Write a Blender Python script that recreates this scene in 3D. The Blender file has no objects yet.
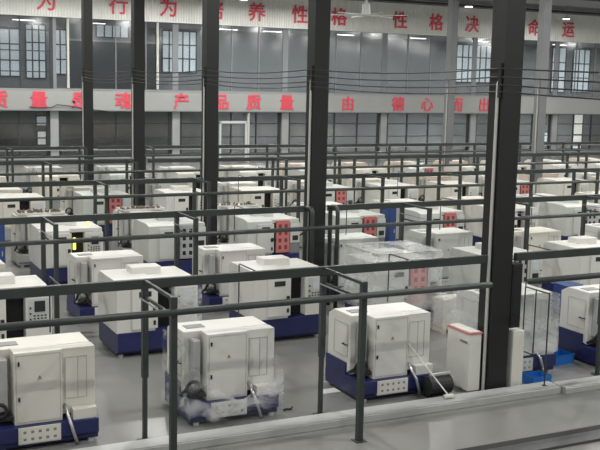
import bpy, bmesh, math, random
from mathutils import Vector, Matrix, noise

random.seed(7)
scene = bpy.context.scene
C = scene.collection

# ------------------------------------------------------------------ camera
CAM = Vector((0.0, 0.0, 6.05))
F_PX = 988.0
YAW, PITCH, ROLL = math.radians(26.4), math.radians(-8.2), math.radians(1.25)
_f = Vector((math.sin(YAW) * math.cos(PITCH), math.cos(YAW) * math.cos(PITCH), math.sin(PITCH)))
_r0 = Vector((math.cos(YAW), -math.sin(YAW), 0))
_u0 = _r0.cross(_f)
_r = _r0 * math.cos(ROLL) + _u0 * math.sin(ROLL)
_u = _u0 * math.cos(ROLL) - _r0 * math.sin(ROLL)
cam_data = bpy.data.cameras.new('camera')
cam_data.sensor_width = 36.0
cam_data.lens = F_PX / 600.0 * 36.0
cam_data.clip_end = 400
cam = bpy.data.objects.new('camera', cam_data)
cam.matrix_world = Matrix(((_r.x, _u.x, -_f.x, CAM.x), (_r.y, _u.y, -_f.y, CAM.y), (_r.z, _u.z, -_f.z, CAM.z), (0, 0, 0, 1)))
C.objects.link(cam)
scene.camera = cam

# ------------------------------------------------------------------ world, exposure
WORLD_STRENGTH = 0.30
LAMP_W = 465.0
world = bpy.data.worlds.new('daylight')
scene.world = world
world.use_nodes = True
_bg = world.node_tree.nodes['Background']
_bg.inputs[0].default_value = (0.93, 0.96, 1.0, 1)
_bg.inputs[1].default_value = WORLD_STRENGTH
scene.view_settings.view_transform = 'Standard'
scene.view_settings.look = 'None'
scene.view_settings.gamma = 1.0
scene.view_settings.exposure = 0.0
scene.view_settings.use_curve_mapping = False


def ray(px, py):
    return (_f * F_PX + _r * (px - 300.0) - _u * (py - 225.0)).normalized()


def at_y(px, py, Y):
    d = ray(px, py)
    return CAM + d * ((Y - CAM.y) / d.y)


def at_z(px, py, z=0.0):
    d = ray(px, py)
    return CAM + d * ((z - CAM.z) / d.z)


# ------------------------------------------------------------------ materials
def mat(name, col, rough=0.5, metal=0.0, var=0.0, scale=3.0, bump=0.0, spec=0.5, stretch=(1, 1, 1)):
    m = bpy.data.materials.new(name)
    m.use_nodes = True
    nt = m.node_tree
    b = nt.nodes['Principled BSDF']
    b.inputs['Base Color'].default_value = (*col, 1)
    b.inputs['Roughness'].default_value = rough
    b.inputs['Metallic'].default_value = metal
    b.inputs['Specular IOR Level'].default_value = spec
    if var or bump:
        tc = nt.nodes.new('ShaderNodeTexCoord')
        mp = nt.nodes.new('ShaderNodeMapping')
        mp.inputs['Scale'].default_value = stretch
        n = nt.nodes.new('ShaderNodeTexNoise')
        n.inputs['Scale'].default_value = scale
        n.inputs['Detail'].default_value = 5
        nt.links.new(tc.outputs['Object'], mp.inputs['Vector'])
        nt.links.new(mp.outputs['Vector'], n.inputs['Vector'])
        if var:
            r = nt.nodes.new('ShaderNodeMapRange')
            r.inputs['From Min'].default_value = 0.3
            r.inputs['From Max'].default_value = 0.7
            r.inputs['To Min'].default_value = 1 - var
            r.inputs['To Max'].default_value = 1 + var * 0.5
            mx = nt.nodes.new('ShaderNodeMix')
            mx.data_type = 'RGBA'
            mx.blend_type = 'MULTIPLY'
            mx.inputs['Factor'].default_value = 1
            mx.inputs[6].default_value = (*col, 1)
            nt.links.new(n.outputs['Fac'], r.inputs['Value'])
            nt.links.new(r.outputs['Result'], mx.inputs[7])
            nt.links.new(mx.outputs[2], b.inputs['Base Color'])
        if bump:
            bp = nt.nodes.new('ShaderNodeBump')
            bp.inputs['Strength'].default_value = bump
            bp.inputs['Distance'].default_value = 0.02
            nt.links.new(n.outputs['Fac'], bp.inputs['Height'])
            nt.links.new(bp.outputs['Normal'], b.inputs['Normal'])
    return m


def mat_emit(name, col, s):
    m = bpy.data.materials.new(name)
    m.use_nodes = True
    b = m.node_tree.nodes['Principled BSDF']
    b.inputs['Base Color'].default_value = (*col, 1)
    b.inputs['Emission Color'].default_value = (*col, 1)
    b.inputs['Emission Strength'].default_value = s
    return m


def mat_glass(name, tint, refl):
    m = bpy.data.materials.new(name)
    m.use_nodes = True
    nt = m.node_tree
    nt.nodes.clear()
    out = nt.nodes.new('ShaderNodeOutputMaterial')
    tr = nt.nodes.new('ShaderNodeBsdfTransparent')
    tr.inputs[0].default_value = (*tint, 1)
    gl = nt.nodes.new('ShaderNodeBsdfGlossy')
    gl.inputs['Roughness'].default_value = 0.10
    gl.inputs['Color'].default_value = (0.96, 0.97, 0.97, 1)
    mx = nt.nodes.new('ShaderNodeMixShader')
    mx.inputs[0].default_value = refl
    nt.links.new(tr.outputs[0], mx.inputs[1])
    nt.links.new(gl.outputs[0], mx.inputs[2])
    nt.links.new(mx.outputs[0], out.inputs[0])
    return m


def mat_film(name, lo, hi, scale=3.0):
    """clear packing film: mostly transparent, with milky streaks along the creases"""
    m = bpy.data.materials.new(name)
    m.use_nodes = True
    nt = m.node_tree
    nt.nodes.clear()
    out = nt.nodes.new('ShaderNodeOutputMaterial')
    tr = nt.nodes.new('ShaderNodeBsdfTransparent')
    pb = nt.nodes.new('ShaderNodeBsdfPrincipled')
    pb.inputs['Base Color'].default_value = (0.86, 0.87, 0.87, 1)
    pb.inputs['Roughness'].default_value = 0.18
    tc = nt.nodes.new('ShaderNodeTexCoord')
    mp = nt.nodes.new('ShaderNodeMapping')
    mp.inputs['Scale'].default_value = (1.0, 1.0, 2.2)
    mp.inputs['Rotation'].default_value = (0.3, 0.7, 0.4)
    n = nt.nodes.new('ShaderNodeTexNoise')
    n.inputs['Scale'].default_value = scale
    n.inputs['Detail'].default_value = 3
    n.inputs['Distortion'].default_value = 0.7
    r = nt.nodes.new('ShaderNodeMapRange')
    r.inputs['From Min'].default_value = 0.44
    r.inputs['From Max'].default_value = 0.66
    r.inputs['To Min'].default_value = lo
    r.inputs['To Max'].default_value = hi
    mx = nt.nodes.new('ShaderNodeMixShader')
    nt.links.new(tc.outputs['Object'], mp.inputs['Vector'])
    nt.links.new(mp.outputs['Vector'], n.inputs['Vector'])
    nt.links.new(n.outputs['Fac'], r.inputs['Value'])
    nt.links.new(r.outputs['Result'], mx.inputs[0])
    nt.links.new(tr.outputs[0], mx.inputs[1])
    nt.links.new(pb.outputs[0], mx.inputs[2])
    nt.links.new(mx.outputs[0], out.inputs[0])
    return m


M = {
    'white': mat('painted_white', (0.74, 0.735, 0.69), 0.42, var=0.05, scale=1.5),
    'cream': mat('painted_cream', (0.74, 0.72, 0.64), 0.45, var=0.05, scale=1.5),
    'pale': mat('painted_pale_grey', (0.60, 0.62, 0.58), 0.45, var=0.06, scale=1.5),
    'beige': mat('painted_beige', (0.72, 0.62, 0.53), 0.5, var=0.08, scale=1.5),
    'blue': mat('painted_navy', (0.020, 0.025, 0.105), 0.38, var=0.15, scale=2),
    'sky': mat('plastic_blue', (0.02, 0.17, 0.55), 0.4),
    'navyb': mat('cabinet_blue', (0.035, 0.075, 0.24), 0.4),
    'red': mat('painted_red', (0.60, 0.20, 0.19), 0.45, var=0.06),
    'dark': mat('black_plastic', (0.018, 0.019, 0.02), 0.5),
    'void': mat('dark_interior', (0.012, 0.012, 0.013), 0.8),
    'grey': mat('grey_metal', (0.26, 0.27, 0.27), 0.45, 0.2),
    'lgrey': mat('light_grey_metal', (0.5, 0.51, 0.5), 0.4, 0.2),
    'hose': mat('rubber_hose', (0.015, 0.015, 0.016), 0.45),
    'silver': mat('silver_hose', (0.55, 0.55, 0.55), 0.3, 0.8),
    'screen': mat_emit('screen_glow', (0.42, 0.45, 0.46), 0.25),
    'dscreen': mat('dark_screen', (0.03, 0.035, 0.04), 0.15),
    'yellow': mat('warning_yellow', (0.50, 0.42, 0.22), 0.5),
    'glowy': mat_emit('signal_yellow', (0.95, 0.9, 0.12), 1.6),
    'rack': mat('rack_paint', (0.040, 0.050, 0.046), 0.42, var=0.2, scale=2),
    'column': mat('column_paint', (0.010, 0.011, 0.010), 0.55, var=0.15, scale=1.2),
    'column_haze': mat('column_haze_grey', (0.20, 0.21, 0.215), 0.5, var=0.1, scale=1.2),  # lighter grey puts the right-hand haze into the column colour
    'pipe': mat('white_conduit', (0.55, 0.55, 0.52), 0.4),
    'duct': mat('duct_cover', (0.50, 0.51, 0.48), 0.35, 0.1, var=0.12, scale=2),
    'banner': mat('banner_sheet', (0.80, 0.80, 0.76), 0.55, var=0.05, scale=0.6),
    'banner2': mat('banner_panel', (0.34, 0.345, 0.335), 0.5, var=0.06, scale=0.4),
    'letter': mat('letter_red', (0.72, 0.075, 0.11), 0.5),
    'concrete': mat('pilaster_grey', (0.33, 0.34, 0.34), 0.7, var=0.1, scale=1),
    'wall': mat('wall_grey', (0.22, 0.235, 0.245), 0.7, var=0.1, scale=0.6),
    'wallin': mat('room_grey', (0.30, 0.305, 0.305), 0.7, var=0.1, scale=0.5),
    'side': mat('side_wall_grey', (0.45, 0.46, 0.47), 0.7, var=0.05, scale=0.5),
    'frame': mat('window_frame_dark', (0.035, 0.038, 0.042), 0.5),
    'framel': mat('window_frame_light', (0.55, 0.57, 0.57), 0.5),
    'blind': mat('blind_fabric', (0.085, 0.092, 0.096), 0.8),
    'ceil': mat('ceiling_sheet', (0.34, 0.345, 0.345), 0.7, var=0.05, scale=0.4),
    'beam': mat('roof_beam_paint', (0.25, 0.255, 0.26), 0.6),
    'fan': mat('fan_white', (0.7, 0.72, 0.71), 0.4),
    'day': mat_emit('daylight_pane', (0.82, 0.89, 0.94), 0.55),
    'dayw': mat_emit('bright_pane', (1.0, 0.98, 0.88), 0.95),
    'wire': mat('cable_black', (0.02, 0.02, 0.022), 0.5),
    'glass': mat_glass('tinted_glass', (0.66, 0.685, 0.69), 0.11),
    'film': mat_film('packing_film', 0.03, 0.55, 1.6),
    'filmd': mat_film('packing_film_dense', 0.26, 0.62, 1.1),
    'lamp': mat_emit('lamp_lens', (1.0, 0.98, 0.94), 12.0),
    'steel': mat('swarf_steel', (0.35, 0.34, 0.32), 0.35, 0.7, var=0.4, scale=20),
    'rust': mat('rusty_parts', (0.20, 0.16, 0.13), 0.6, var=0.6, scale=9),
    'trench': mat('trench_black', (0.010, 0.010, 0.010), 0.7),
    'angle': mat('trench_steel', (0.085, 0.088, 0.085), 0.5, 0.2),
    'seam': mat('panel_seam', (0.46, 0.46, 0.43), 0.6),
}


def floor_material():
    m = bpy.data.materials.new('epoxy_floor')
    m.use_nodes = True
    nt = m.node_tree
    b = nt.nodes['Principled BSDF']
    tc = nt.nodes.new('ShaderNodeTexCoord')
    n = nt.nodes.new('ShaderNodeTexNoise')
    n.inputs['Scale'].default_value = 0.35
    n.inputs['Detail'].default_value = 6
    r = nt.nodes.new('ShaderNodeValToRGB')
    r.color_ramp.elements[0].position = 0.3
    r.color_ramp.elements[0].color = (0.185, 0.187, 0.178, 1)
    r.color_ramp.elements[1].position = 0.72
    r.color_ramp.elements[1].color = (0.25, 0.25, 0.235, 1)
    nt.links.new(tc.outputs['Object'], n.inputs['Vector'])
    nt.links.new(n.outputs['Fac'], r.inputs[0])
    nt.links.new(r.outputs[0], b.inputs['Base Color'])
    b.inputs['Roughness'].default_value = 0.27
    n2 = nt.nodes.new('ShaderNodeTexNoise')
    n2.inputs['Scale'].default_value = 2.5
    bp = nt.nodes.new('ShaderNodeBump')
    bp.inputs['Strength'].default_value = 0.06
    nt.links.new(tc.outputs['Object'], n2.inputs['Vector'])
    nt.links.new(n2.outputs['Fac'], bp.inputs['Height'])
    nt.links.new(bp.outputs['Normal'], b.inputs['Normal'])
    return m


M['floor'] = floor_material()


# ------------------------------------------------------------------ mesh helpers
class MB:
    def __init__(self):
        self.bm = bmesh.new()

    def box(self, x0, x1, y0, y1, z0, z1, bev=0.0):
        b = bmesh.new()
        bmesh.ops.create_cube(b, size=1)
        for v in b.verts:
            v.co = Vector((x0 + (v.co.x + .5) * (x1 - x0), y0 + (v.co.y + .5) * (y1 - y0), z0 + (v.co.z + .5) * (z1 - z0)))
        if bev:
            bmesh.ops.bevel(b, geom=list(b.edges), offset=bev, segments=2, profile=0.6, affect='EDGES')
        self._merge(b)
        return self

    def _merge(self, b):
        me = bpy.data.meshes.new('tmp')
        b.to_mesh(me)
        b.free()
        self.bm.from_mesh(me)
        bpy.data.meshes.remove(me)

    def prism(self, pts, axis, a0, a1, bev=0.0):
        """pts: outline in the two other axes (in order), extruded along axis from a0 to a1"""
        b = bmesh.new()

        def mk(p, a):
            return {'x': Vector((a, p[0], p[1])), 'y': Vector((p[0], a, p[1])), 'z': Vector((p[0], p[1], a))}[axis]
        lo = [b.verts.new(mk(p, a0)) for p in pts]
        hi = [b.verts.new(mk(p, a1)) for p in pts]
        n = len(pts)
        b.faces.new(lo)
        b.faces.new(hi[::-1])
        for i in range(n):
            b.faces.new((lo[i], hi[i], hi[(i + 1) % n], lo[(i + 1) % n]))
        bmesh.ops.recalc_face_normals(b, faces=list(b.faces))
        if bev:
            bmesh.ops.bevel(b, geom=list(b.edges), offset=bev, segments=2, profile=0.6, affect='EDGES')
        self._merge(b)
        return self

    def tube(self, pts, r, seg=8):
        pts = [Vector(p) for p in pts]
        b = bmesh.new()
        rings = []
        n = len(pts)
        prev = None
        for i, p in enumerate(pts):
            t = (pts[min(i + 1, n - 1)] - pts[max(i - 1, 0)]).normalized()
            if prev is None:
                a = t.orthogonal().normalized()
            else:
                a = (prev - t * prev.dot(t)).normalized()
            prev = a
            c = t.cross(a)
            rings.append([b.verts.new(p + (a * math.cos(2 * math.pi * k / seg) + c * math.sin(2 * math.pi * k / seg)) * r) for k in range(seg)])
        for i in range(n - 1):
            for k in range(seg):
                b.faces.new((rings[i][k], rings[i][(k + 1) % seg], rings[i + 1][(k + 1) % seg], rings[i + 1][k]))
        b.faces.new(rings[0][::-1])
        b.faces.new(rings[-1])
        bmesh.ops.recalc_face_normals(b, faces=list(b.faces))
        self._merge(b)
        return self

    def cyl(self, c, r, z0, z1, seg=20, r2=None):
        b = bmesh.new()
        bmesh.ops.create_cone(b, cap_ends=True, segments=seg, radius1=r, radius2=r if r2 is None else r2, depth=z1 - z0)
        bmesh.ops.translate(b, vec=(c[0], c[1], (z0 + z1) / 2), verts=b.verts)
        self._merge(b)
        return self

    def build(self, name, m, parent=None, smooth=False):
        me = bpy.data.meshes.new(name)
        self.bm.to_mesh(me)
        self.bm.free()
        me.materials.append(M[m] if isinstance(m, str) else m)
        if smooth:
            for p in me.polygons:
                p.use_smooth = True
        o = bpy.data.objects.new(name, me)
        C.objects.link(o)
        if parent is not None:
            o.parent = parent
        return o


def arc(c, r, a0, a1, n, plane='xz'):
    out = []
    for i in range(n + 1):
        a = math.radians(a0 + (a1 - a0) * i / n)
        if plane == 'xz':
            out.append((c[0] + r * math.cos(a), c[1], c[2] + r * math.sin(a)))
        else:
            out.append((c[0], c[1] + r * math.cos(a), c[2] + r * math.sin(a)))
    return out


def tag(o, label, cat, group=None):
    o['label'] = label
    o['category'] = cat
    if group:
        o['group'] = group
    return o


def thing(name, label, cat, loc=(0, 0, 0), group=None, rz=0.0):
    o = bpy.data.objects.new(name, None)
    o.empty_display_size = 0.2
    C.objects.link(o)
    o.location = loc
    o.rotation_euler = (0, 0, rz)
    return tag(o, label, cat, group)


def struct(o):
    o['kind'] = 'structure'
    return o


def children_of(o):
    return KIDS.get(o.name, [])


KIDS = {}


def index_children():
    KIDS.clear()
    for o in C.objects:
        if o.parent is not None:
            KIDS.setdefault(o.parent.name, []).append(o)


def dup(root, loc, label, group=None, rz=0.0):
    r = root.copy()
    C.objects.link(r)
    r.location = loc
    r.rotation_euler = (0, 0, rz)
    r['label'] = label
    if group:
        r['group'] = group
    for ch in KIDS.get(root.name, []):
        c = ch.copy()
        C.objects.link(c)
        c.parent = r
        for g in KIDS.get(ch.name, []):
            d = g.copy()
            C.objects.link(d)
            d.parent = c
    return r


ORD = ['first', 'second', 'third', 'fourth', 'fifth', 'sixth', 'seventh', 'eighth', 'ninth', 'tenth', 'eleventh', 'twelfth', 'thirteenth', 'fourteenth']

# ------------------------------------------------------------------ setting: floor, ceiling, walls
WALL_Y = 69.0
X0H, X1H = -14.0, 90.0
struct(MB().box(X0H, X1H, -6, 80, -0.3, 0).build('floor', 'floor'))
CEIL_Z = 12.75
b = MB()
b.box(X0H, X1H, -6, 80, CEIL_Z, CEIL_Z + 0.2)
struct(b.build('ceiling', 'ceil'))
for i, y in enumerate([8.0, 16.0, 24.1, 32.2, 40.5, 49.0, 57.0, 65.0]):
    bm_ = MB()
    bm_.box(X0H, X1H, y - .12, y + .12, CEIL_Z - .34, CEIL_Z - .30)
    bm_.box(X0H, X1H, y - .02, y + .02, CEIL_Z - .30, CEIL_Z)
    o = bm_.build('roof_beam', 'beam')
    struct(o)
struct(MB().box(X0H - .3, X0H, -6, 80, 0, CEIL_Z).build('wall_left', 'side'))
struct(MB().box(X1H, X1H + .3, -6, 80, 0, CEIL_Z).build('wall_right', 'side'))

# far wall: pilasters, slab edge, room behind the glass
PIL = [6.3 + 8.8 * k - 17.6 for k in range(12)]
b = MB()
b.box(X0H, X1H, 78.6, 79, 0, CEIL_Z)                # back wall of the rooms behind the glass
b.box(X0H, X1H, WALL_Y + .15, 78.6, 3.9, 5.1)       # floor slab between the storeys
b.box(X0H, X1H, WALL_Y + .25, 78.6, 10.2, CEIL_Z)   # solid wall above
b.box(X0H, X1H, WALL_Y - .05, WALL_Y + .1, 0, 0.45)  # plinth under the ground floor glass
struct(b.build('wall_far', 'wallin'))
for k, x in enumerate(PIL):
    struct(MB().box(x - .28, x + .28, WALL_Y - .22, WALL_Y + .2, 0, 3.85).build('wall_pilaster', 'concrete'))
# ledges (pale rails running along the wall)
for k, (z, h) in enumerate([(1.02, .10), (0.42, .16)]):
    struct(MB().box(X0H, X1H, WALL_Y - .28, WALL_Y - .18 + .1, z, z + h).build('trim_%d' % (k + 1), 'concrete'))

# windows: one per bay and storey
wn = 0
for k in range(len(PIL) - 1):
    xa, xb = PIL[k], PIL[k + 1]
    if xb < 3:
        continue
    for (z0, z1, storey) in ((0.58, 3.85, 0), (5.2, 10.2, 1)):
        wn += 1
        f = MB()
        a, c = xa + .29, xb - .29
        if storey:
            a, c = xa, xb
        y0, y1 = WALL_Y, WALL_Y + .1
        f.box(a, c, y0, y1, z0, z0 + .12).box(a, c, y0, y1, z1 - .12, z1)
        plain = storey and xa > 14
        n = 4
        for i in range(n + 1):
            x = a + (c - a) * i / n
            w = .22 if i in (0, n) else (.06 if plain else .09)
            x = min(max(x, a + w / 2), c - w / 2)
            f.box(x - w / 2, x + w / 2, y0 - .02, y1, z0, z1)
        zs = (1.9, 2.9) if not storey else (() if plain else (6.4, 7.8, 9.2))
        for z in zs:
            f.box(a, c, y0, y1, z - .035, z + .035)
        fo = f.build('window_%d' % wn, 'frame' if not plain else 'wall')
        struct(fo)
        g = MB().box(a, c, y0 + .045, y0 + .06, z0, z1).build('window_pane', 'glass', fo)

# daylight windows in the back wall of the rooms, seen through the glass
def back_window(px0, py0, px1, py1, m, nx, nz, Y=78.55):
    p, q = at_y(px0, py1, Y), at_y(px1, py0, Y)
    f = MB()
    z0, z1 = p.z, q.z
    for i in range(nx + 1):
        x = p.x + (q.x - p.x) * i / nx
        f.box(x - .05, x + .05, Y - .12, Y, z0, z1)
    for j in range(nz + 1):
        z = z0 + (z1 - z0) * j / nz
        f.box(p.x, q.x, Y - .12, Y, z - .05, z + .05)
    global wn
    wn += 1
    fo = f.build('window_%d' % wn, 'frame')
    struct(fo)
    MB().box(p.x, q.x, Y - .06, Y - .03, z0, z1).build('window_pane', m, fo)


back_window(0, 28, 19, 76, 'day', 2, 3)
back_window(26, 25, 45, 78, 'day', 3, 3)
back_window(54, 30, 66, 74, 'day', 2, 3)
back_window(162, 32, 196, 72, 'day', 5, 3)
back_window(96, 25, 128, 37, 'day', 4, 1)
back_window(455, 46, 492, 82, 'day', 6, 3)
back_window(550, 48, 566, 92, 'day', 2, 3)
back_window(571, 50, 590, 92, 'day', 3, 3)
back_window(36, 116, 47, 126, 'day', 1, 1)
back_window(37, 131, 46, 145, 'dayw', 1, 2)
back_window(571, 113, 583, 156, 'dayw', 1, 4)
back_window(541, 132, 552, 142, 'day', 1, 1)  # stands for a pale wall sign; its glow is added

# lamps in the rooms behind the upper glass, some added to brighten the rooms
room_light = bpy.data.lights.new('room_lamp', 'AREA')
room_light.shape = 'RECTANGLE'
room_light.size, room_light.size_y = 1.5, .3
room_light.energy = 170
room_light_b = room_light.copy()
room_light_b.energy = 520  # stronger copy, added to lighten the right-hand rooms
for px, nm in ((24, 'first'), (95, 'second'), (228, 'third'), (272, 'fourth'), (345, 'fifth'), (418, 'sixth'), (480, 'seventh'), (560, 'eighth'), (620, 'ninth')):
    p = at_y(px, 40, 73.0)
    t = thing('room_lamp', nm + ' of the flat lamps on the ceiling behind the upper glazing, from left', 'lamp', (p.x, 73.0, 10.02), 'lamps behind the upper glazing')
    MB().box(-.8, .8, -.18, .18, .02, .17).build('lamp_housing', 'grey', t)
    MB().box(-.75, .75, -.15, .15, 0, .02).build('lamp_lens', 'lamp', t)
    L_ = bpy.data.objects.new('lamp_light', room_light_b if px > 200 else room_light)
    C.objects.link(L_)
    L_.location = (0, 0, -.02)
    L_.parent = t

for px, nm in ((262, 'first'), (340, 'second'), (420, 'third'), (470, 'fourth'), (545, 'fifth'), (590, 'sixth')):  # unseen lamps added to brighten the right-hand ground floor rooms
    p = at_y(px, 112, 74.0)
    t = thing('room_lamp', nm + ' of the lamps added to brighten the ground floor rooms, from left', 'lamp', (p.x, 74.0, 3.71), 'added lamps behind the ground floor glazing')
    MB().box(-.8, .8, -.18, .18, .02, .17).build('lamp_housing', 'grey', t)
    MB().box(-.75, .75, -.15, .15, 0, .02).build('lamp_lens', 'lamp', t)
    L_ = bpy.data.objects.new('lamp_light', room_light_b)
    C.objects.link(L_)
    L_.location = (0, 0, -.02)
    L_.parent = t

# grey blind behind the upper glass between the two white pipes
p, q = at_y(70, 90, WALL_Y + .6), at_y(156, 42, WALL_Y + .6)
bl = thing('roller_blind', 'wide dark grey blind lowered behind the upper glazing between two white pipes', 'blind', ((p.x + q.x) / 2, WALL_Y + .6, 5.15))
wd = (q.x - p.x) / 2
MB().box(-wd, wd, -.02, .02, 0, q.z - 5.15 - .14).build('blind_sheet', 'blind', bl)
MB().box(-wd - .05, wd + .05, -.09, .09, q.z - 5.15 - .14, q.z - 5.15).build('head_rail', 'framel', bl)

# downpipes on the upper storey
for px, lab in ((68, 'white pipe on the upper facade at the left end of the grey blind'), (157.5, 'white pipe on the upper facade at the right end of the grey blind')):
    p = at_y(px, 60, WALL_Y - .12)
    t = thing('down_pipe', lab, 'pipe', (p.x, WALL_Y - .14, 5.2), 'white facade pipes')
    MB().tube([(0, 0, 0.14), (0, 0, 4.85)], .09, 10).build('pipe_run', 'pipe', t)
    for z in (.8, 2.5, 4.2):
        MB().box(-.13, .13, -.03, .13, z, z + .07).build('clamp', 'grey', t)
p = at_y(248, 150, WALL_Y - .35)
t = thing('wall_pipe', 'white pipe standing against the ground floor glazing under the red 质 sign', 'pipe', (p.x, WALL_Y - .35, 0))
t['label'] = 'white pipe standing against the dark ground floor glazing below the slogan band'
MB().tube([(0, 0, 0), (0, 0, 3.7)], .09, 10).build('pipe_run', 'pipe', t)
for z in (.9, 2.4, 3.4):
    MB().box(-.12, .12, -.03, .13, z, z + .06).build('clamp', 'grey', t)

# ------------------------------------------------------------------ slogan bands with red characters
def text_mesh(ch, size, name, parent, x, y, z):
    cu = bpy.data.curves.new('glyph', 'FONT')
    cu.body = ch
    cu.size = size
    cu.extrude = .02
    cu.offset = .022
    cu.resolution_u = 3
    cu.align_x = 'CENTER'
    to = bpy.data.objects.new('glyph', cu)
    C.objects.link(to)
    dg = bpy.context.evaluated_depsgraph_get()
    me = bpy.data.meshes.new_from_object(to.evaluated_get(dg))
    bpy.data.objects.remove(to)
    me.transform(Matrix.Rotation(math.radians(90), 4, 'X'))
    me.name = name
    me.materials.clear()
    me.materials.append(M['letter'])
    o = bpy.data.objects.new(name, me)
    C.objects.link(o)
    o.parent = parent
    o.location = (x, y, z)
    return o


up = thing('slogan_band', 'upper band of white corrugated sheet with large red characters under the roof', 'banner', (X0H + .1, WALL_Y - .32, 10.15))
b = MB()
b.box(0, X1H - X0H - .2, -.05, .30, -.05, 0.02)
n = 520
pts = []
L = X1H - X0H - .2
for i in range(n):
    x = L * i / n
    w = L / n
    pts += [(x, -.02), (x + w * .35, -.02), (x + w * .5, .03), (x + w * .85, .03)]
poly = [(px_, py_) for px_, py_ in pts] + [(L, .03), (L, .2), (0, .2)]
b.prism(poly, 'z', 0.02, 2.3)
b.build('corrugated_sheet', 'banner', up)
MB().box(0, L, -.08, .25, 2.3, 2.42).build('top_trim', 'beam', up)
for px, py, ch in ((46, 2, '为'), (118, 6, '行'), (168, 10, '为'), (214, 13, '培'), (256, 16, '养'), (299, 19, '性'), (338, 22, '格'),
                   (399, 23, '性'), (435, 26, '格'), (471, 29, '决'), (503, 30, '定'), (533, 33, '命'), (567, 33, '运')):
    p = at_y(px, py, WALL_Y - .2)
    text_mesh(ch, 1.42, 'character', up, p.x - X0H - .1, -.05, 0.48)
low = thing('slogan_band', 'lower grey band with red characters between the two storeys of glazing', 'banner', (X0H + .1, WALL_Y - .46, 3.85))
MB().box(0, L, -.06, .2, 0, 1.36, .01).build('band_panel', 'banner2', low)
MB().box(0, L, -.09, .22, 1.36, 1.42).build('top_trim', 'concrete', low)
MB().box(0, L, -.10, .22, -.07, 0).build('bottom_trim', 'wall', low)
for px, ch in ((-2, '质'), (38, '量'), (79, '是'), (122, '魂'), (180, '产'), (220, '品'), (252, '质'), (285, '量'), (346, '由'), (396, '德'), (425, '心'), (455, '而'), (482, '出')):
    p = at_y(px, 101, WALL_Y - .2)
    text_mesh(ch, 1.22, 'character', low, p.x - X0H - .1, -.09, 0.22)

pts = [at_y(x_, y_, WALL_Y - .62) for x_, y_ in ((29, 107), (40, 107.6), (52, 107.5), (57, 104.6), (70, 106), (80, 108), (100, 110.5), (116, 112.5), (130, 114.5))]
o = MB().tube(pts, .03, 6).build('loose_cable', 'wire')
tag(o, 'thin black cable running loosely across the lower slogan band', 'cable')
# white door frame in the ground floor glazing
p, q = at_y(219, 168, WALL_Y - .3), at_y(247, 123, WALL_Y - .3)
struct(MB().box(p.x, p.x + .14, WALL_Y - .34, WALL_Y - .24, .06, 3.05).box(q.x - .14, q.x, WALL_Y - .34, WALL_Y - .24, .06, 3.05)
       .box(p.x, q.x, WALL_Y - .34, WALL_Y - .24, 2.92, 3.1).build('door_1', 'framel'))

# ------------------------------------------------------------------ columns
COLS = [(12.08, 15.54), (12.2, 23.7), (12.2, 31.65), (12.2, 39.9), (12.2, 48.2)]
COLS2 = []
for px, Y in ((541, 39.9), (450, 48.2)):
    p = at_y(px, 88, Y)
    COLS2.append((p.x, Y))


def column(x, y, label, m, w=.22, group='steel columns'):
    t = thing('steel_column', label, 'column', (x, y, 0), group)
    b = MB()
    b.box(-w, w, -w, -w + .05, 0, CEIL_Z - .36)
    b.box(-w, w, w - .05, w, 0, CEIL_Z - .36)
    b.box(-w, -w + .05, -w + .05, w - .05, 0, CEIL_Z - .36)
    b.box(w - .05, w, -w + .05, w - .05, 0, CEIL_Z - .36)
    b.build('shaft', m, t)
    MB().box(-w - .05, w + .05, -w - .02, w + .05, 0, .025).build('base_plate', m, t)
    cx = -w - .035
    MB().tube([(cx, -.1, .03), (cx, -.1, 6.1), (cx + .03, -.1, 6.16)], .034, 8).build('conduit', 'pipe', t)
    br = MB()
    br.box(-w - .06, -w, -.18, -.12, 5.85, 6.5)
    br.build('cable_bracket', m, t)
    return t


NAMES = ['widest dark steel column, standing beside the white cabinet with the red rim',
         'dark steel column straddled by a rounded rack frame, second in its line',
         'dark steel column standing third in the line of dark columns',
         'dark steel column standing fourth in the line of dark columns',
         'slim dark steel column standing last in the line, closest to the far wall']
for (x, y), lab in zip(COLS, NAMES):
    column(x, y, lab, 'column')
for (x, y), lab in zip(COLS2, ('haze-painted grey column with a white conduit, beside the bright tall window', 'haze-painted grey column with a white conduit between 格 and 决')):
    column(x, y, lab.replace(' between 格 and 决', ' standing alone before the lower slogan band'), 'column_haze')

# four cables strung along the line of dark columns
CABLE_X = [c[0] - .22 - .05 for c in [COLS[0]] + COLS]
for i, z in enumerate((6.40, 6.24, 6.09, 5.96)):
    pts = []
    ys = [5.0] + [c[1] - .15 for c in COLS]
    for a, c in zip(ys[:-1], ys[1:]):
        x_a, x_c = (CABLE_X[ys.index(v)] for v in (a, c))
        for k in range(8):
            f = k / 8
            pts.append((x_a + (x_c - x_a) * f, a + (c - a) * f, z - .10 * 4 * f * (1 - f)))
    pts.append((CABLE_X[-1], ys[-1], z))
    o = MB().tube(pts, .014, 6).build('overhead_cable', 'wire')
    tag(o, ('topmost', 'second highest', 'third highest', 'lowest')[i] + ' of four black cables strung along the dark columns', 'cable', 'overhead cables')

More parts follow.
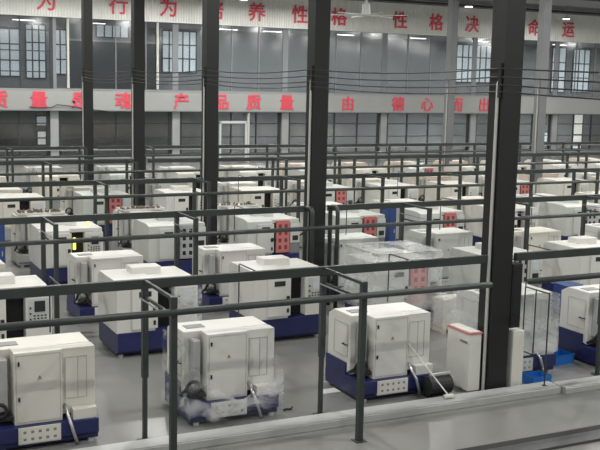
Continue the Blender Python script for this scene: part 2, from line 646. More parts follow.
# ------------------------------------------------------------------ pipe racks over the machine rows
RACK_Y = [15.5, 23.5, 31.5, 39.5, 47.5]
RACK_X = [4.85 + 3.34 * k for k in range(-1, 20)]
RACK_LAB = ['dark green pipe rack over the first machine row, closest to the floor duct',
            'dark green pipe rack second back from the floor duct',
            'dark green pipe rack third back from the floor duct',
            'dark green pipe rack fourth back from the floor duct',
            'dark green pipe rack fifth back, last before the far glazing']
for r, Y in enumerate(RACK_Y):
    xmax = min(.95 * Y + 4, 60)
    dy = 1.45 if r == 0 else 1.38
    t = thing('pipe_rack', RACK_LAB[r], 'rack', (0, Y, 0), 'pipe racks')
    zt = 2.78
    zl = 2.56 if r == 0 else 2.40
    colx = 12.4
    segs = [(1.2, 11.9), (12.5, xmax)]
    for (a, c) in segs:
        MB().box(a, c, -.05, .05, zt - .16, zt, .012).build('upper_rail', 'rack', t)
    segs = [(1.2, 10.75), (11.6, xmax)] if r == 0 else [(1.2, xmax)]
    for (a, c) in segs:
        MB().tube([(a, -dy - .09, zl), (c, -dy - .09, zl)], .055, 12).build('lower_tube', 'rack', t, True)
    for x in RACK_X:
        if x > xmax or x < 1.3:
            continue
        near_col = r < 2 and abs(x - 12.0) < .9
        if r >= 2 and abs(x - 12.0) < .9:
            x = 11.6
        if near_col:
            if r == 0:
                continue
            # rounded U frame straddling the column
            b = MB()
            pts = [(11.82, -.42, 0), (11.82, -.42, 2.6)] + arc((11.82, -.42 + .15, 2.6), .15, 180, 90, 4, 'yz') + \
                  arc((11.82, -.15, 2.6), .15, 90, 0, 4, 'yz') + [(11.82, 0, 0)]
            b.tube(pts, .06, 8)
            b.build('bent_frame', 'rack', t, True)
            pts = [(p_[0] + .76, p_[1], p_[2]) for p_ in pts]
            MB().tube(pts, .06, 8).build('bent_frame', 'rack', t, True)
            continue
        MB().box(x - .05, x + .05, -.05, .05, 1.1, zt - .16).box(x - .035, x + .035, -.035, .035, 0.0, 1.1).box(x - .1, x + .1, -.1, .1, 0, .012).build('post', 'rack', t)
        MB().box(x - .05, x + .05, -dy - .05, -dy + .05, 0, zt).box(x - .1, x + .1, -dy - .1, -dy + .1, 0, .012).build('post', 'rack', t)
        MB().box(x - .025, x + .025, -dy + .05, -.05, zt - .06, zt - .01).build('cross_bar', 'rack', t)
        MB().box(x - .02, x + .02, -dy + .05, -.05, zl - .10, zl - .06).build('cross_bar', 'rack', t)
        if r < 2:
            MB().tube([(x - .1, -dy + .05, zt - .30), (x - .1, -.05, zt - .30)], .013, 6).build('air_line', 'grey', t)
    if r < 3:
        for k in range(6):
            x = 3.5 + 3.34 * k + (.12 if k % 2 else 0)
            if x < xmax and not 10.9 < x < 13.2:
                MB().tube([(x, .0, zt - .05), (x, .97, zt - .05), (x, 1.0, zt - .08), (x, 1.0, 1.76)], .014, 6).build('drop_pipe', 'rack', t)

# ------------------------------------------------------------------ lathes
def plates(b, x0, x1, y, z0, z1, w=.012, d=.008):
    """thin raised seam rectangle on a face looking to -Y"""
    b.box(x0, x1, y - d, y, z0, z0 + w).box(x0, x1, y - d, y, z1 - w, z1).box(x0, x0 + w, y - d, y, z0, z1).box(x1 - w, x1, y - d, y, z0, z1)


def cells(x0, x1, z0, z1, y, nx, nz, inset, depth, m0, m1, name, parent):
    """one sheet facing -Y, divided into cells that are sunk (or raised) and of a second colour"""
    bm_ = bmesh.new()
    vs = [[bm_.verts.new((x0 + (x1 - x0) * i / nx, y, z0 + (z1 - z0) * j / nz)) for j in range(nz + 1)] for i in range(nx + 1)]
    for i in range(nx):
        for j in range(nz):
            out = [vs[i][j], vs[i + 1][j], vs[i + 1][j + 1], vs[i][j + 1]]
            sg = ((1, 1), (-1, 1), (-1, -1), (1, -1))
            rim = [bm_.verts.new((v.co.x + q[0] * inset, y, v.co.z + q[1] * inset)) for v, q in zip(out, sg)]
            deep = [bm_.verts.new((v.co.x, y + depth, v.co.z)) for v in rim]
            for k in range(4):
                bm_.faces.new((out[k], out[(k + 1) % 4], rim[(k + 1) % 4], rim[k]))
                bm_.faces.new((rim[k], rim[(k + 1) % 4], deep[(k + 1) % 4], deep[k]))
            bm_.faces.new(deep).material_index = 1
    me = bpy.data.meshes.new(name)
    bm_.to_mesh(me)
    bm_.free()
    me.materials.append(M[m0])
    me.materials.append(M[m1])
    o = bpy.data.objects.new(name, me)
    C.objects.link(o)
    o.parent = parent
    return o


def lathe_rear(m, zs=1.0, W=1.70, D=1.45, base_m='blue'):
    """machine seen from its cabinet side; local origin at middle of the footprint; cabinet side faces -Y"""
    t = thing('lathe', 'x', 'machine')
    x0, y0 = -W / 2, -D / 2
    X = lambda v: x0 + v
    Y = lambda v: y0 + v
    top = 1.60 * zs
    MB().prism([(Y(.06), .05), (Y(D), .05), (Y(D), .64), (Y(.62), .64), (Y(.62), .40), (Y(0), .40), (Y(0), .16), (Y(.06), .12)], 'x', X(0), X(W), .012).build('base', base_m, t)
    for sx in (.12, W - .12):
        for sy in (.02, D - .15):
            MB().cyl((X(sx), Y(sy) + .06), .055, 0, .05, 12).build('foot', 'lgrey', t)
    # main cover with a sloped roof toward the operator side
    MB().prism([(Y(.50), .42), (Y(D - .03), .58), (Y(D - .03), top - .12), (Y(D - .25), top), (Y(.50), top)], 'x', X(.03), X(W - .02), .018).build('body', m, t)
    # right rear panel
    b = MB().box(X(1.10), X(W), Y(.24), Y(.50), .46, top - .01, .015)
    rp = b.build('rear_panel', m, t)
    b = MB()
    plates(b, X(1.19), X(W - .14), Y(.24), .72, top - .16)
    b.box(X(1.40), X(1.41), Y(.232), Y(.24), .72, top - .16)
    b.build('panel_seam', 'seam', rp)
    MB().box(X(1.28), X(W - .02), Y(.06), Y(.23), .34, .58, .012).build('terminal_box', m, t)
    # electrical cabinet
    cb = MB().box(X(.34), X(1.12), Y(.12), Y(.50), .40, top + .014, .015).build('electrical_cabinet', m, t)
    b = MB()
    plates(b, X(.37), X(1.09), Y(.12), .44, top - .03, .008, .006)
    b.build('door_seam', 'seam', cb)
    zt = (.46 + top) / 2 + .12
    MB().prism([(X(.71), zt), (X(.79), zt), (X(.75), zt + .07)], 'y', Y(.11), Y(.119)).build('warning_sign', 'yellow', cb)
    MB().prism([(X(.742), zt + .025), (X(.765), zt + .025), (X(.75), zt + .06)], 'y', Y(.106), Y(.11)).build('bolt_mark', 'dark', cb)
    for z in (.8, top - .2):
        MB().box(X(.40), X(.43), Y(.095), Y(.12), z, z + .07, .005).build('latch', 'dark', cb)
    # louvre box under the cabinet
    lv = MB().box(X(.37), X(1.06), Y(-.015), Y(.50), .11, .395, .01).build('vent_box', m, t)
    cells(X(.41), X(1.02), .135, .375, Y(-.027), 5, 2, .036, .006, m, 'grey', 'vent_grille', lv)
    # cable duct and hose on the left
    MB().box(X(.14), X(.26), Y(.26), Y(.50), .62, top - .12, .01).build('cable_duct', 'lgrey', t)
    MB().box(X(.06), X(.33), Y(.16), Y(.46), .48, .55, .01).build('hose_tray', 'dark', t)
    pts = [(X(.10), Y(.26), .52)] + arc((X(.10) - .0, Y(.16), .66), .12, -80, 150, 8, 'xz') + [(X(-.02), Y(.24), .60), (X(-.05), Y(.40), .50)]
    MB().tube(pts, .032, 8).build('hose', 'hose', t, True)
    pts = [(X(1.18), Y(.23), .62), (X(1.19), Y(.15), .60), (X(1.20), Y(.08), .48), (X(1.22), Y(-.06), .36), (X(1.26), Y(-.08), .20), (X(1.32), Y(-.06), .03)]
    MB().tube(pts, .030, 8).build('flexible_conduit', 'silver', t, True)
    # left end panel with seam and handle
    b = MB()
    for (ya, yb, za, zb) in ((.60, D - .30, .75, top - .2),):
        b.box(X(.022), X(.03), Y(ya), Y(yb), za, za + .012).box(X(.022), X(.03), Y(ya), Y(yb), zb, zb + .012)
        b.box(X(.022), X(.03), Y(ya), Y(ya) + .012, za, zb).box(X(.022), X(.03), Y(yb), Y(yb) + .012, za, zb)
    b.build('end_panel_seam', 'seam', t)
    MB().tube([(X(.03), Y(.6), 1.0), (X(-.02), Y(.6), 1.0), (X(-.02), Y(.75), 1.0), (X(.03), Y(.75), 1.0)], .012, 6).build('handle', 'dark', t)
    # roof hatch
    MB().box(X(.16), X(.52), Y(.70), Y(.94), top - .005, top + .012, .004).build('roof_hatch', 'grey', t)
    return t


def lathe_front(m, door='slot', zs=1.0, W=2.1, D=1.6, screen='screen', roofbox=True, base_m='blue'):
    """machine seen from the operator side, which faces -Y"""
    t = thing('turning_center', 'x', 'machine')
    x0, y0 = -(W - .25) / 2, -D / 2
    X = lambda v: x0 + (v * .777 if v < 1.12 else v - .25)
    Y = lambda v: y0 + v
    top = 1.70 * zs
    MB().prism([(Y(.10), .06), (Y(D), .06), (Y(D), .56), (Y(0), .56), (Y(0), .14), (Y(.10), .10)], 'x', X(.02), X(W - .02), .012).build('base', base_m, t)
    for sx in (.15, W - .15):
        for sy in (.16, D - .12):
            MB().cyl((X(sx), Y(sy)), .06, 0, .06, 12).build('foot', 'lgrey', t)
    # left cover with the sliding door
    MB().prism([(Y(.02), .54), (Y(D), .54), (Y(D), top - .10), (Y(D - .12), top), (Y(.30), top), (Y(.02), top - .06)], 'x', X(0), X(1.12), .016).build('body', m, t)
    dr = MB().box(X(.42), X(1.16), Y(-.03), Y(.02), .62, top - .14, .012).build('sliding_door', m, t)
    MB().box(X(.62), X(.98), Y(-.036), Y(-.028), top - .36, top - .24).build('door_window', 'dscreen', dr)
    MB().box(X(1.02), X(1.12), Y(-.07), Y(-.03), .98, 1.10, .01).build('door_handle', 'dark', dr)
    MB().box(X(1.04), X(1.11), Y(-.05), Y(-.03), .70, .80, .006).build('door_lock', 'dark', dr)
    # header and rear of the working area
    MB().box(X(1.12), X(W), Y(.50), Y(D), .54, top - .03, .014).build('rear_cover', m, t)
    MB().box(X(1.12), X(W - .02), Y(.06), Y(.50), top - .13, top - .02, .012).build('header', m, t)
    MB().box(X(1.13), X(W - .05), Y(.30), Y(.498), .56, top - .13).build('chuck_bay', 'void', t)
    if door == 'slot':
        cp = MB().box(X(1.56), X(W), Y(.0), Y(.28), .58, top - .14, .02).build('control_panel', m, t)
        MB().box(X(1.62), X(W - .06), Y(-.008), Y(.0), .95, top - .22).build('bezel', 'pale', cp)
        MB().box(X(1.74), X(W - .14), Y(-.018), Y(-.008), 1.2, top - .27).build('screen', 'dscreen' if screen is None else screen, cp)
        cells(X(1.70), X(W - .10), .97, 1.15, Y(-.012), 4, 3, .014, -.006, 'pale', 'dark', 'keypad', cp)
        for z in (1.05, 1.17, 1.29):
            MB().tube([(X(1.655), Y(-.008), z), (X(1.655), Y(-.03), z)], .020, 10).build('knob', 'dark', cp)
    else:
        col = {'red': 'red', 'paleg': 'lgrey'}[door]
        gd = MB().box(X(1.24), X(1.72), Y(-.01), Y(.05), .60, top - .05, .014).build('grid_door', col, t)
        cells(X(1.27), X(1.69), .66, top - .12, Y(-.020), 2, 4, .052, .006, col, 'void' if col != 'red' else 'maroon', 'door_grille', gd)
        cp = MB().box(X(1.76), X(W), Y(.02), Y(.28), .9, top - .14, .02).build('control_panel', 'pale', t)
        MB().box(X(1.84), X(W - .06), Y(.01), Y(.02), 1.22, top - .24).build('screen', 'screen', cp)
        MB().box(X(1.84), X(W - .06), Y(.01), Y(.02), .98, 1.14).build('keypad', 'dark', cp)
        MB().box(X(1.76), X(W), Y(.06), Y(.30), .56, .9).build('lower_panel', 'grey', t)
        MB().box(X(1.14), X(1.22), Y(-.05), Y(.02), 1.0, 1.12, .01).build('door_handle', 'dark', t)
    if roofbox:
        MB().box(X(.72), X(1.50), Y(.78), Y(1.22), top - .04, top + .15, .018).build('roof_box', m, t)
    return t


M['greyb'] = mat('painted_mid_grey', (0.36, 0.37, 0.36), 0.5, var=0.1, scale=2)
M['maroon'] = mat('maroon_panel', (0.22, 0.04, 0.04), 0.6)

rear_rows = {0: 15.78, 2: 23.78, 4: 31.78, 6: 39.78, 8: 47.78}
front_rows = {1: 20.45, 3: 28.45, 5: 36.45, 7: 44.45}
ROWNAME = ['first row beside the floor duct', 'second row back from the floor duct', 'third row back from the floor duct', 'fourth row back from the floor duct',
           'fifth row back from the floor duct', 'sixth row back from the floor duct', 'seventh row back from the floor duct', 'eighth row back from the floor duct', 'last row before the far wall']

proto = {
    'Aw': lathe_rear('white'), 'Ac': lathe_rear('cream'), 'Ap': lathe_rear('pale', 1.08), 'Ab': lathe_rear('beige', 1.05),
    'Bw': lathe_front('white'), 'Bd': lathe_front('white', screen=None), 'Br': lathe_front('pale', 'red', 1.0), 'Bp': lathe_front('pale', 'paleg'),
    'Bb': lathe_front('beige', 'slot', 1.03), 'Bc': lathe_front('cream', 'slot', 1.0, roofbox=False),
}
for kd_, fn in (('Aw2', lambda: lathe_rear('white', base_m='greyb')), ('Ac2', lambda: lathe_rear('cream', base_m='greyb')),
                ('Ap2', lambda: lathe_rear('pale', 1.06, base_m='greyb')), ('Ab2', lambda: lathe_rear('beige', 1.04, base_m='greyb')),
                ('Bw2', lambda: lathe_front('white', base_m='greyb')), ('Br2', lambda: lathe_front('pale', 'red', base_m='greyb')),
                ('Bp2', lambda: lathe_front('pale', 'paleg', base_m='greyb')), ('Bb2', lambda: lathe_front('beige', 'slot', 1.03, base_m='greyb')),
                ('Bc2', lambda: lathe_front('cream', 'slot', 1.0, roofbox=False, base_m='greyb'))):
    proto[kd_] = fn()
index_children()
LOOK = {'Aw': 'white lathe seen from its cabinet side', 'Ac': 'cream lathe seen from its cabinet side', 'Ap': 'pale grey lathe seen from behind', 'Ab': 'beige lathe seen from behind',
        'Bw': 'white lathe with control panel', 'Bd': 'white lathe with dark screen', 'Br': 'pale lathe with red grid door', 'Bp': 'pale lathe with grey grid door',
        'Bb': 'beige lathe with control panel', 'Bc': 'cream flat-roofed lathe with control panel'}
used = set()
MACH = {}


def place(kind, x, y, label, group):
    """x, y: the near corner of the footprint that has the least X"""
    W, D = (1.70, 1.45) if kind[0] == 'A' else (1.85, 1.6)
    loc = (x + W / 2, y + D / 2, 0)
    if kind not in used:
        used.add(kind)
        o = proto[kind]
        o.location = loc
        o['label'] = label
        o['group'] = group
        return o
    return dup(proto[kind], loc, label, group)


def in_view(x, y):
    return .15 * y - 2.4 < x < .96 * y + 1.5


special = {
    (0, 0): ('Ac', 'large cream lathe with red-free cabinet'), }
for row in range(9):
    rear = row in rear_rows
    y = rear_rows[row] if rear else front_rows[row]
    cnt = 0
    base = 2.36 if rear else 2.53
    for k in range(0, 16):
        x = base + (3.42 if rear else 3.25) * k
        if row == 0 and k == 0:
            x = 2.44
        if row == 0 and k == 3:
            x = 12.46
        if row == 0 and k == 4:
            x = 15.22
        if not in_view(x, y) or not in_view(x + 2.0, y):
            if not in_view(x + 1.9, y) and not in_view(x, y):
                continue
        yy = y + (.22 if (row, k) == (0, 3) else 0)
        # keep clear of the column line
        if rear and row and abs(y + .7 - COLS[min(row // 2, 4)][1]) < 1.4 and x < 12.7 < x + 2.5:
            x = 12.75
        rnd = random.random()
        if rear:
            if row == 0:
                kind = ['Ac', 'Aw', 'Aw', 'Ap', 'Aw'][k]
            elif row >= 6 and x > 22:
                kind = ['Ab', 'Ac', 'Ap', 'Aw'][int(rnd * 4)]
            else:
                kind = ['Aw', 'Aw', 'Ac', 'Ap'][int(rnd * 4)] if row > 2 else ['Aw', 'Aw', 'Aw', 'Ap', 'Ap', 'Ac', 'Aw', 'Ap'][k % 8]
        else:
            if row == 1:
                kind = ['Bd', 'Bw', 'Bw', 'Br', 'Bp', 'Bw', 'Bw', 'Bw'][k % 8]
            elif row == 3:
                kind = ['Bp', 'Bd', 'Bp', 'Br', 'Br', 'Br', 'Bw', 'Bp', 'Bw'][k % 9]
            elif x > 20:
                kind = ['Bb', 'Br', 'Bc', 'Bw', 'Bb'][int(rnd * 5)]
            else:
                kind = ['Bw', 'Br', 'Bp', 'Bc'][int(rnd * 4)]
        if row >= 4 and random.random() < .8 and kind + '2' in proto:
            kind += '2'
        cnt += 1
        lab = f"{LOOK[kind[:2]]}, {ORD[cnt - 1]} from left in the {ORD[row]} machine row back"
        o = place(kind, x, yy, lab, f"lathes of the {ROWNAME[row]}")
        MACH[(row, k)] = o
for kd, o in list(proto.items()):
    if kd not in used:
        for ch in KIDS.get(o.name, []):
            for g in KIDS.get(ch.name, []):
                bpy.data.objects.remove(g)
            bpy.data.objects.remove(ch)
        bpy.data.objects.remove(o)

def relabel(key, s):
    if key in MACH:
        MACH[key]['label'] = s


relabel((0, 0), 'cream lathe cut by the picture corner, its vent slots and silver conduit visible')
relabel((0, 1), 'white lathe with clear packing film sagging around its blue base')
relabel((0, 2), 'unwrapped white lathe beside the dark pump and the white mop')
relabel((0, 3), 'film-covered pale lathe behind the widest dark column and the narrow cabinet')
relabel((0, 4), 'white lathe beside the low blue crate, cut by the picture edge')
relabel((1, 0), 'white lathe with dark screen and open black bay, first in the second row')
relabel((1, 1), 'white lathe with a film-wrapped control panel facing the cream lathe')
relabel((1, 2), 'clean white lathe with lit screen facing the film-draped lathe')
relabel((1, 3), 'lathe with red door wholly covered in clear packing film')
relabel((3, 1), 'pale lathe with a glowing yellow signal tube in its dark bay')


# packing film
def film_shell(parent, x0, x1, y0, y1, zb, zt, m, amp, top=True, cut=None, name='plastic_wrap', seed=0):
    bm_ = bmesh.new()
    per = []
    n = 26
    corners = [(x0, y1), (x0, y0), (x1, y0), (x1, y1)]
    for (a, c) in zip(corners[:-1], corners[1:]):
        for i in range(n):
            f = i / n
            per.append((a[0] + (c[0] - a[0]) * f, a[1] + (c[1] - a[1]) * f))
    per.append(corners[-1])
    nz = 18
    cx, cy = (x0 + x1) / 2, (y0 + y1) / 2
    grid = []
    for j in range(nz + 1):
        row = []
        for i, (x, y) in enumerate(per):
            u = i / (len(per) - 1)
            top_z = zt if cut is None else cut(x, y)
            z = zb + (top_z - zb) * j / nz
            d = Vector((x - cx, y - cy, 0)).normalized()
            nn = noise.noise(Vector((x * 2.2 + seed, y * 2.2, z * 1.2))) + .18 * noise.noise(Vector((x * 8, y * 8 + seed, z * 5)))
            flare = .02 * (1 - j / nz)
            p = Vector((x, y, z)) + d * (abs(nn) * amp + flare + .012)
            p.z += .03 * noise.noise(Vector((x * 6, y * 6, seed)))
            row.append(bm_.verts.new(p))
        grid.append(row)
    for j in range(nz):
        for i in range(len(per) - 1):
            bm_.faces.new((grid[j][i], grid[j][i + 1], grid[j + 1][i + 1], grid[j + 1][i]))
    if top:
        m_ = 16
        tg = []
        for i in range(m_ + 1):
            r = []
            for j in range(m_ + 1):
                x = x0 + (x1 - x0) * i / m_
                y = y0 + (y1 - y0) * j / m_
                z = zt + .02 + amp * abs(noise.noise(Vector((x * 5, y * 5, 3 + seed))))
                r.append(bm_.verts.new((x, y, z)))
            tg.append(r)
        for i in range(m_):
            for j in range(m_):
                bm_.faces.new((tg[i][j], tg[i + 1][j], tg[i + 1][j + 1], tg[i][j + 1]))
    me = bpy.data.meshes.new(name)
    bm_.to_mesh(me)
    bm_.free()
    me.materials.append(M[m])
    for p in me.polygons:
        p.use_smooth = True
    o = bpy.data.objects.new(name, me)
    C.objects.link(o)
    o.parent = parent
    o['label'] = 'clear crinkled packing film'
    return o


W, D = 1.70, 1.45


def cut_front(x, y):
    u = (x + W / 2) / W
    if y < -D / 2 + .02:
        return .42 + .75 * abs(u - .52) ** 1.3 * (1.9 if u > .52 else 2.2)
    if x > 0:
        return 1.12
    return 1.45


if (0, 1) in MACH:
    film_shell(MACH[(0, 1)], -W / 2 - .02, W / 2 + .03, -D / 2 - .08, D / 2, .06, 1.4, 'film', .05, False, cut_front, seed=2)
if (1, 3) in MACH:
    film_shell(MACH[(1, 3)], -.95, .95, -.84, .82, .45, 1.92, 'filmd', .04, True, None, seed=9)
if (1, 1) in MACH:
    film_shell(MACH[(1, 1)], .36, .97, -.84, -.5, .62, 1.5, 'film', .03, False, None, seed=4)

if (0, 3) in MACH:
    film_shell(MACH[(0, 3)], -W / 2 - .02, W / 2 + .03, -D / 2 + .06, D / 2, .45, 1.70, 'filmd', .03, False, None, seed=7)
# glowing signal tube in the dark bay of one lathe, lamp mast on its roof
if (3, 1) in MACH:
    o = MB().tube([(.10, -.66, 1.05), (.10, -.66, 1.40)], .045, 10).build('signal_tube', 'glowy', MACH[(3, 1)])
    o['label'] = 'glowing yellow signal tube'
    o = MB().tube([(.62, -.2, 1.60), (.62, -.2, 1.78)], .035, 10).build('beacon', 'glowy', MACH[(3, 1)])
    o['label'] = 'yellow beacon on the roof'

# ------------------------------------------------------------------ floor duct and trench in front
t = thing('floor_duct', 'long pale cable duct on the floor from the picture corner to the thin tube frame', 'cable duct', (0, 14.98, 0), 'floor duct lengths')
MB().box(1.0, 13.25, -.20, .18, 0, .13, .012).build('duct_body', 'duct', t)
MB().box(1.0, 13.25, -.17, .20, .13, .145, .004).build('duct_lid', 'lgrey', t)
t = thing('floor_duct', 'shorter pale cable duct on the floor running on past the thin tube frame', 'cable duct', (0, 14.88, 0), 'floor duct lengths')
MB().box(13.3, 26, -.20, .20, 0, .12, .012).build('duct_body', 'duct', t)
MB().box(13.3, 26, -.17, .22, .12, .135, .004).build('duct_lid', 'lgrey', t)
struct(MB().box(2, 30, 12.75, 13.02, 0.002, 0.012).build('trim_3', 'trench'))
struct(MB().box(2, 30, 12.40, 12.75, 0.0, 0.05, .006).build('trim_4', 'angle'))

# ------------------------------------------------------------------ items around the widest column
t = thing('white_cabinet', 'white floor cabinet with a red top rim at the foot of the widest column', 'cabinet', (11.62, 15.86, 0))
MB().box(-.14, .14, -.38, .38, .05, 1.2, .01).build('cabinet_body', 'white', t)
MB().box(-.12, .12, -.36, .36, 0, .05).build('plinth', 'grey', t)
MB().box(-.155, .155, -.395, .395, 1.2, 1.235, .006).build('top_rim', 'red', t)
MB().box(-.12, .12, -.36, .36, 1.235, 1.25).build('top_panel', 'white', t)
hb = MB().box(-.15, -.14, -.30, -.06, 1.0, 1.05).build('recessed_handle', 'grey', t)
t = thing('narrow_cabinet', 'narrow white cabinet below a black switch box, right beside the widest column', 'cabinet', (12.56, 15.52, 0))
MB().box(-.14, .14, -.2, .2, .04, 1.22, .01).build('cabinet_body', 'white', t)
MB().box(-.12, .12, -.18, .18, 0, .04).build('plinth', 'grey', t)
MB().box(-.11, .11, -.206, -.2, .12, 1.14).build('cabinet_door', 'cream', t)
t = thing('switch_box', 'tall black switch box fixed to the side of the widest column', 'switch box', (12.44, 15.42, 1.3))
MB().box(-.13, .11, -.12, .12, 0, 1.3, .012).build('box_body', 'dark', t)
MB().box(-.10, .08, -.128, -.12, .06, 1.24).build('box_door', 'column', t)

t = thing('tube_frame', 'thin dark tube frame standing on the floor duct beside the widest column', 'frame', (12.98, 14.97, .137))
MB().tube([(0, 0, 0), (0, 0, 1.9)], .016, 8).build('upright', 'rack', t)
MB().tube([(0, 0, 1.88), (0, .74, 1.88)], .016, 8).build('top_bar', 'rack', t)
MB().tube([(0, .40, 1.88), (0, .40, .52)], .014, 8).build('inner_upright', 'rack', t)
MB().tube([(0, .40, .53), (0, .74, .53)], .014, 8).build('lower_bar', 'rack', t)
MB().tube([(0, .74, 1.88), (0, .74, .30)], .014, 8).build('upright', 'rack', t)
MB().box(-.05, .05, -.05, .05, 0, .012).build('foot_plate', 'rack', t)


def crate(loc, label, w=.5, d=.38, h=.22, rz=0):
    t = thing('plastic_crate', label, 'crate', loc, 'blue plastic crates', rz)
    b = MB()
    b.box(-w / 2, w / 2, -d / 2, d / 2, 0, .015)
    for s in (-1, 1):
        b.box(-w / 2, w / 2, s * d / 2 - .012, s * d / 2 + .012, 0, h)
        b.box(s * w / 2 - .012, s * w / 2 + .012, -d / 2, d / 2, 0, h)
    b.build('crate_body', 'sky', t)
    b = MB()
    for s in (-1, 1):
        b.box(-w / 2 - .02, w / 2 + .02, s * d / 2 - .02, s * d / 2 + .02, h - .03, h)
        b.box(s * w / 2 - .02, s * w / 2 + .02, -d / 2 + .02, d / 2 - .02, h - .03, h)
    b.build('crate_rim', 'sky', t)
    return t


crate((13.22, 15.50, 0), 'bright blue crate on the floor under the thin tube frame', .46, .36, .2)
crate((14.72, 16.6, 0), 'bright blue crate on the open floor beside the lathe at the edge', .56, .42, .22, .05)


def cabinet(name, x, y, w, d, h, m, label):
    t = thing(name, label, 'cabinet', (x, y, 0))
    MB().box(-w / 2, w / 2, -d / 2, d / 2, .06, h, .012).build('cabinet_body', m, t)
    MB().box(-w / 2 + .03, w / 2 - .03, -d / 2 + .03, d / 2 - .03, 0, .06).build('plinth', 'dark', t)
    dr = MB().box(-w / 2 + .03, w / 2 - .03, -d / 2 - .012, -d / 2, .10, h - .04, .004).build('cabinet_door', m, t)
    MB().box(w / 2 - .10, w / 2 - .07, -d / 2 - .03, -d / 2 - .012, h * .5, h * .5 + .14).build('handle', 'lgrey', dr)
    return t


cabinet('tool_cabinet', 18.15, 20.2, .6, .5, .85, 'navyb', 'low dark blue tool cabinet in the aisle behind the tall pale lathe')
cabinet('tool_cabinet', 4.66, 28.9, .36, .5, 1.92, 'navyb', 'tall blue cabinet at the picture edge between two lathes')
cabinet('tool_cabinet', 17.95, 29.2, .30, .5, 1.9, 'navyb', 'tall narrow blue cabinet between two lathes with red grid doors')

# film wrapped pallet load in the aisle
p = at_z(447, 329)
t = thing('wrapped_crate', 'pale crate wrapped in milky film, standing in the aisle behind the mop', 'crate', (p.x, p.y - .12, 0))
MB().box(-.36, .36, -.23, .23, .1, .86, .02).build('crate_body', 'cream', t)
for sx in (-.32, 0, .32):
    MB().box(sx - .05, sx + .05, -.23, .23, 0, .1).build('runner', 'beige', t)
film_shell(t, -.38, .38, -.25, .25, .04, .90, 'filmd', .03, True, None, 'film_cover', 5)

# dark pump and mop at the right end of the unwrapped lathe
p = at_z(429, 396)
t = thing('coolant_pump', 'black barrel-shaped pump with a pale bar lying beside the unwrapped lathe', 'pump', (p.x + .12, p.y - .12, 0))
b = MB()
b.tube([(-.26, 0, .26), (-.24, 0, .26), (.22, 0, .26), (.24, 0, .26)], .19, 18)
b.build('barrel', 'dark', t)
b = MB().tube([(.24, 0, .26), (.32, 0, .26)], .12, 16)
b.build('end_cap', 'grey', t)
MB().box(-.22, .22, -.16, .16, 0, .08, .01).build('pump_foot', 'dark', t)
MB().box(-.2, .26, -.03, .03, .44, .49, .01).build('lifting_bar', 'lgrey', t)
pa = at_z(432, 400, .16)
pb = Vector((10.35, 15.95, 1.02))
pa = Vector((p.x + .0, 15.0, .20))
t = thing('mop', 'white-handled mop leaning on the lathe with its head on the floor duct', 'mop', (pa.x, pa.y, .145))
v = pb - Vector((pa.x, pa.y, .145))
MB().tube([(0, 0, .06), v], .014, 8).build('mop_handle', 'white', t)
b = MB()
b.tube([(-.10, 0, .045), (-.05, .0, .05), (.05, 0, .05), (.10, 0, .045)], .045, 10)
b.build('mop_head', 'white', t, True)
o = MB().box(-.19, .19, -.13, .13, 0, .012, .003).build('floor_sheet', 'white')
p = at_z(330, 391)
o.location = (p.x - .02, p.y, 0)
tag(o, 'small white sheet lying on the floor by the post foot', 'sheet')
o = MB().tube([(0, 0, .02), (.08, .03, .02), (.16, .0, .02), (.2, .02, .05)], .018, 8).build('hose_end', 'hose')
p = at_z(283, 411)
o.location = (p.x, p.y, 0)
tag(o, 'short black hose end lying on the floor between two lathes', 'hose')

# trays of workpieces on lathe roofs of the fifth row
TR = []
for (row, k, nm) in ((4, 1, 'first'), (4, 2, 'second'), (4, 3, 'third'), (6, 2, 'fourth')):
    if (row, k) in MACH:
        m_ = MACH[(row, k)]
        q = m_.location
        zt = max(ch.bound_box[i][2] for ch in [c_ for c_ in C.objects if c_.parent == m_ and c_.name.startswith('electrical_cabinet')] for i in range(8))
        t = thing('parts_tray', f'tray of rusty workpieces on a lathe roof, {nm} of the trays from left', 'tray', (q.x, q.y + .1, zt + .002), 'trays of workpieces')
        w = 1.5
        b = MB().box(-w / 2, w / 2, -.35, .35, 0, .02)
        for s in (-1, 1):
            b.box(-w / 2, w / 2, s * .35 - .01, s * .35 + .01, 0, .07)
            b.box(s * w / 2 - .01, s * w / 2 + .01, -.35, .35, 0, .07)
        b.build('tray_body', 'white', t)
        b = MB()
        for i in range(34):
            r = random.uniform(.03, .07)
            b.cyl((random.uniform(-w / 2 + .08, w / 2 - .08), random.uniform(-.27, .27)), r, .02, .02 + random.uniform(.03, .12), 8, r * random.uniform(.5, 1))
        o = b.build('workpieces', 'rust', t)
        o['kind'] = 'stuff'

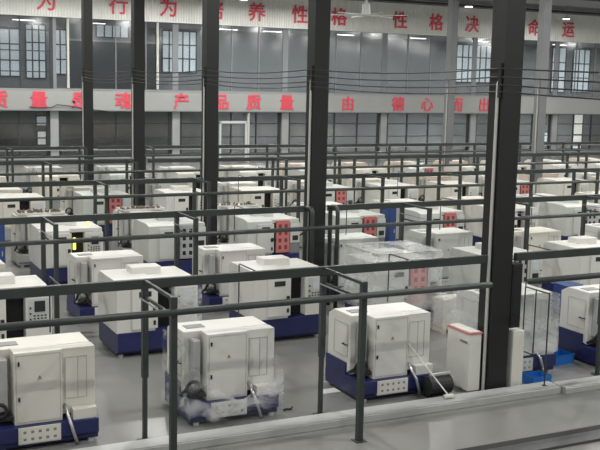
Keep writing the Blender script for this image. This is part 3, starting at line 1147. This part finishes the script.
# ------------------------------------------------------------------ ceiling fans
def fan(x, y, z, label, rot):
    t = thing('ceiling_fan', label, 'fan', (x, y, z), 'ceiling fans')
    MB().cyl((0, 0), .07, .62, CEIL_Z - z, 12).build('drop_rod', 'fan', t)
    MB().cyl((0, 0), .26, -.02, .62, 20, .2).build('motor_housing', 'fan', t)
    for k in range(6):
        a = rot + k * math.pi / 3
        b = MB()
        b.prism([(.2, -.10), (2.4, -.08), (2.45, .0), (2.4, .08), (.2, .10)], 'z', -.02, .01)
        o = b.build('blade', 'fan', t)
        o.rotation_euler = (math.radians(9), 0, a)
    return t


p = at_y(366, 15, 50.0)
fan(p.x, 50.0, p.z, 'white six-blade ceiling fan hanging before the upper slogan band', .35)

# ------------------------------------------------------------------ high bay lamps
LAMPS = []
for j, y in enumerate([2.6, 10.6, 18.6, 26.6, 34.6, 42.6, 50.6, 58.6]):
    for i in range(7):
        LAMPS.append((14.0 * i - 7 + (7 if j % 2 else 0) , y, i, j))
LAMPS.append((55.2, 63.6, 8, 8))
for i in range(6):
    LAMPS.append((3.0 + 6 * i, 63.8, i, 9))  # out-of-view row added to brighten the upper slogan band
lamp_data = bpy.data.lights.new('high_bay', 'AREA')
lamp_data.shape = 'DISK'
lamp_data.size = .5
lamp_data.energy = LAMP_W
lamp_data.color = (1.0, .985, .95)
hm = rm = lm = None
for (x, y, i, j) in LAMPS:
    z = 11.6
    lab = f"round high bay lamp, {ORD[i]} from the left in the {ORD[j]} lamp row back"
    if j == 8:
        lab = 'round high bay lamp closest to the far wall, above the last red character'
    t = thing('high_bay_lamp', lab, 'lamp', (x, y, z), 'high bay lamps')
    if hm is None:
        h = MB().cyl((0, 0), .29, 0, .10, 20, .16).build('lamp_housing', 'grey', t)
        r = MB().cyl((0, 0), .02, .10, CEIL_Z - z, 8).build('hanger', 'grey', t)
        l = MB().cyl((0, 0), .26, -.02, 0, 20).build('lamp_lens', 'lamp', t)
        hm, rm, lm = h.data, r.data, l.data
    else:
        for nm, me in (('lamp_housing', hm), ('hanger', rm), ('lamp_lens', lm)):
            o = bpy.data.objects.new(nm, me)
            C.objects.link(o)
            o.parent = t
    L_ = bpy.data.objects.new('lamp_light', lamp_data)
    C.objects.link(L_)
    L_.location = (0, 0, -.03)
    L_.parent = t

bpy.context.view_layer.update()
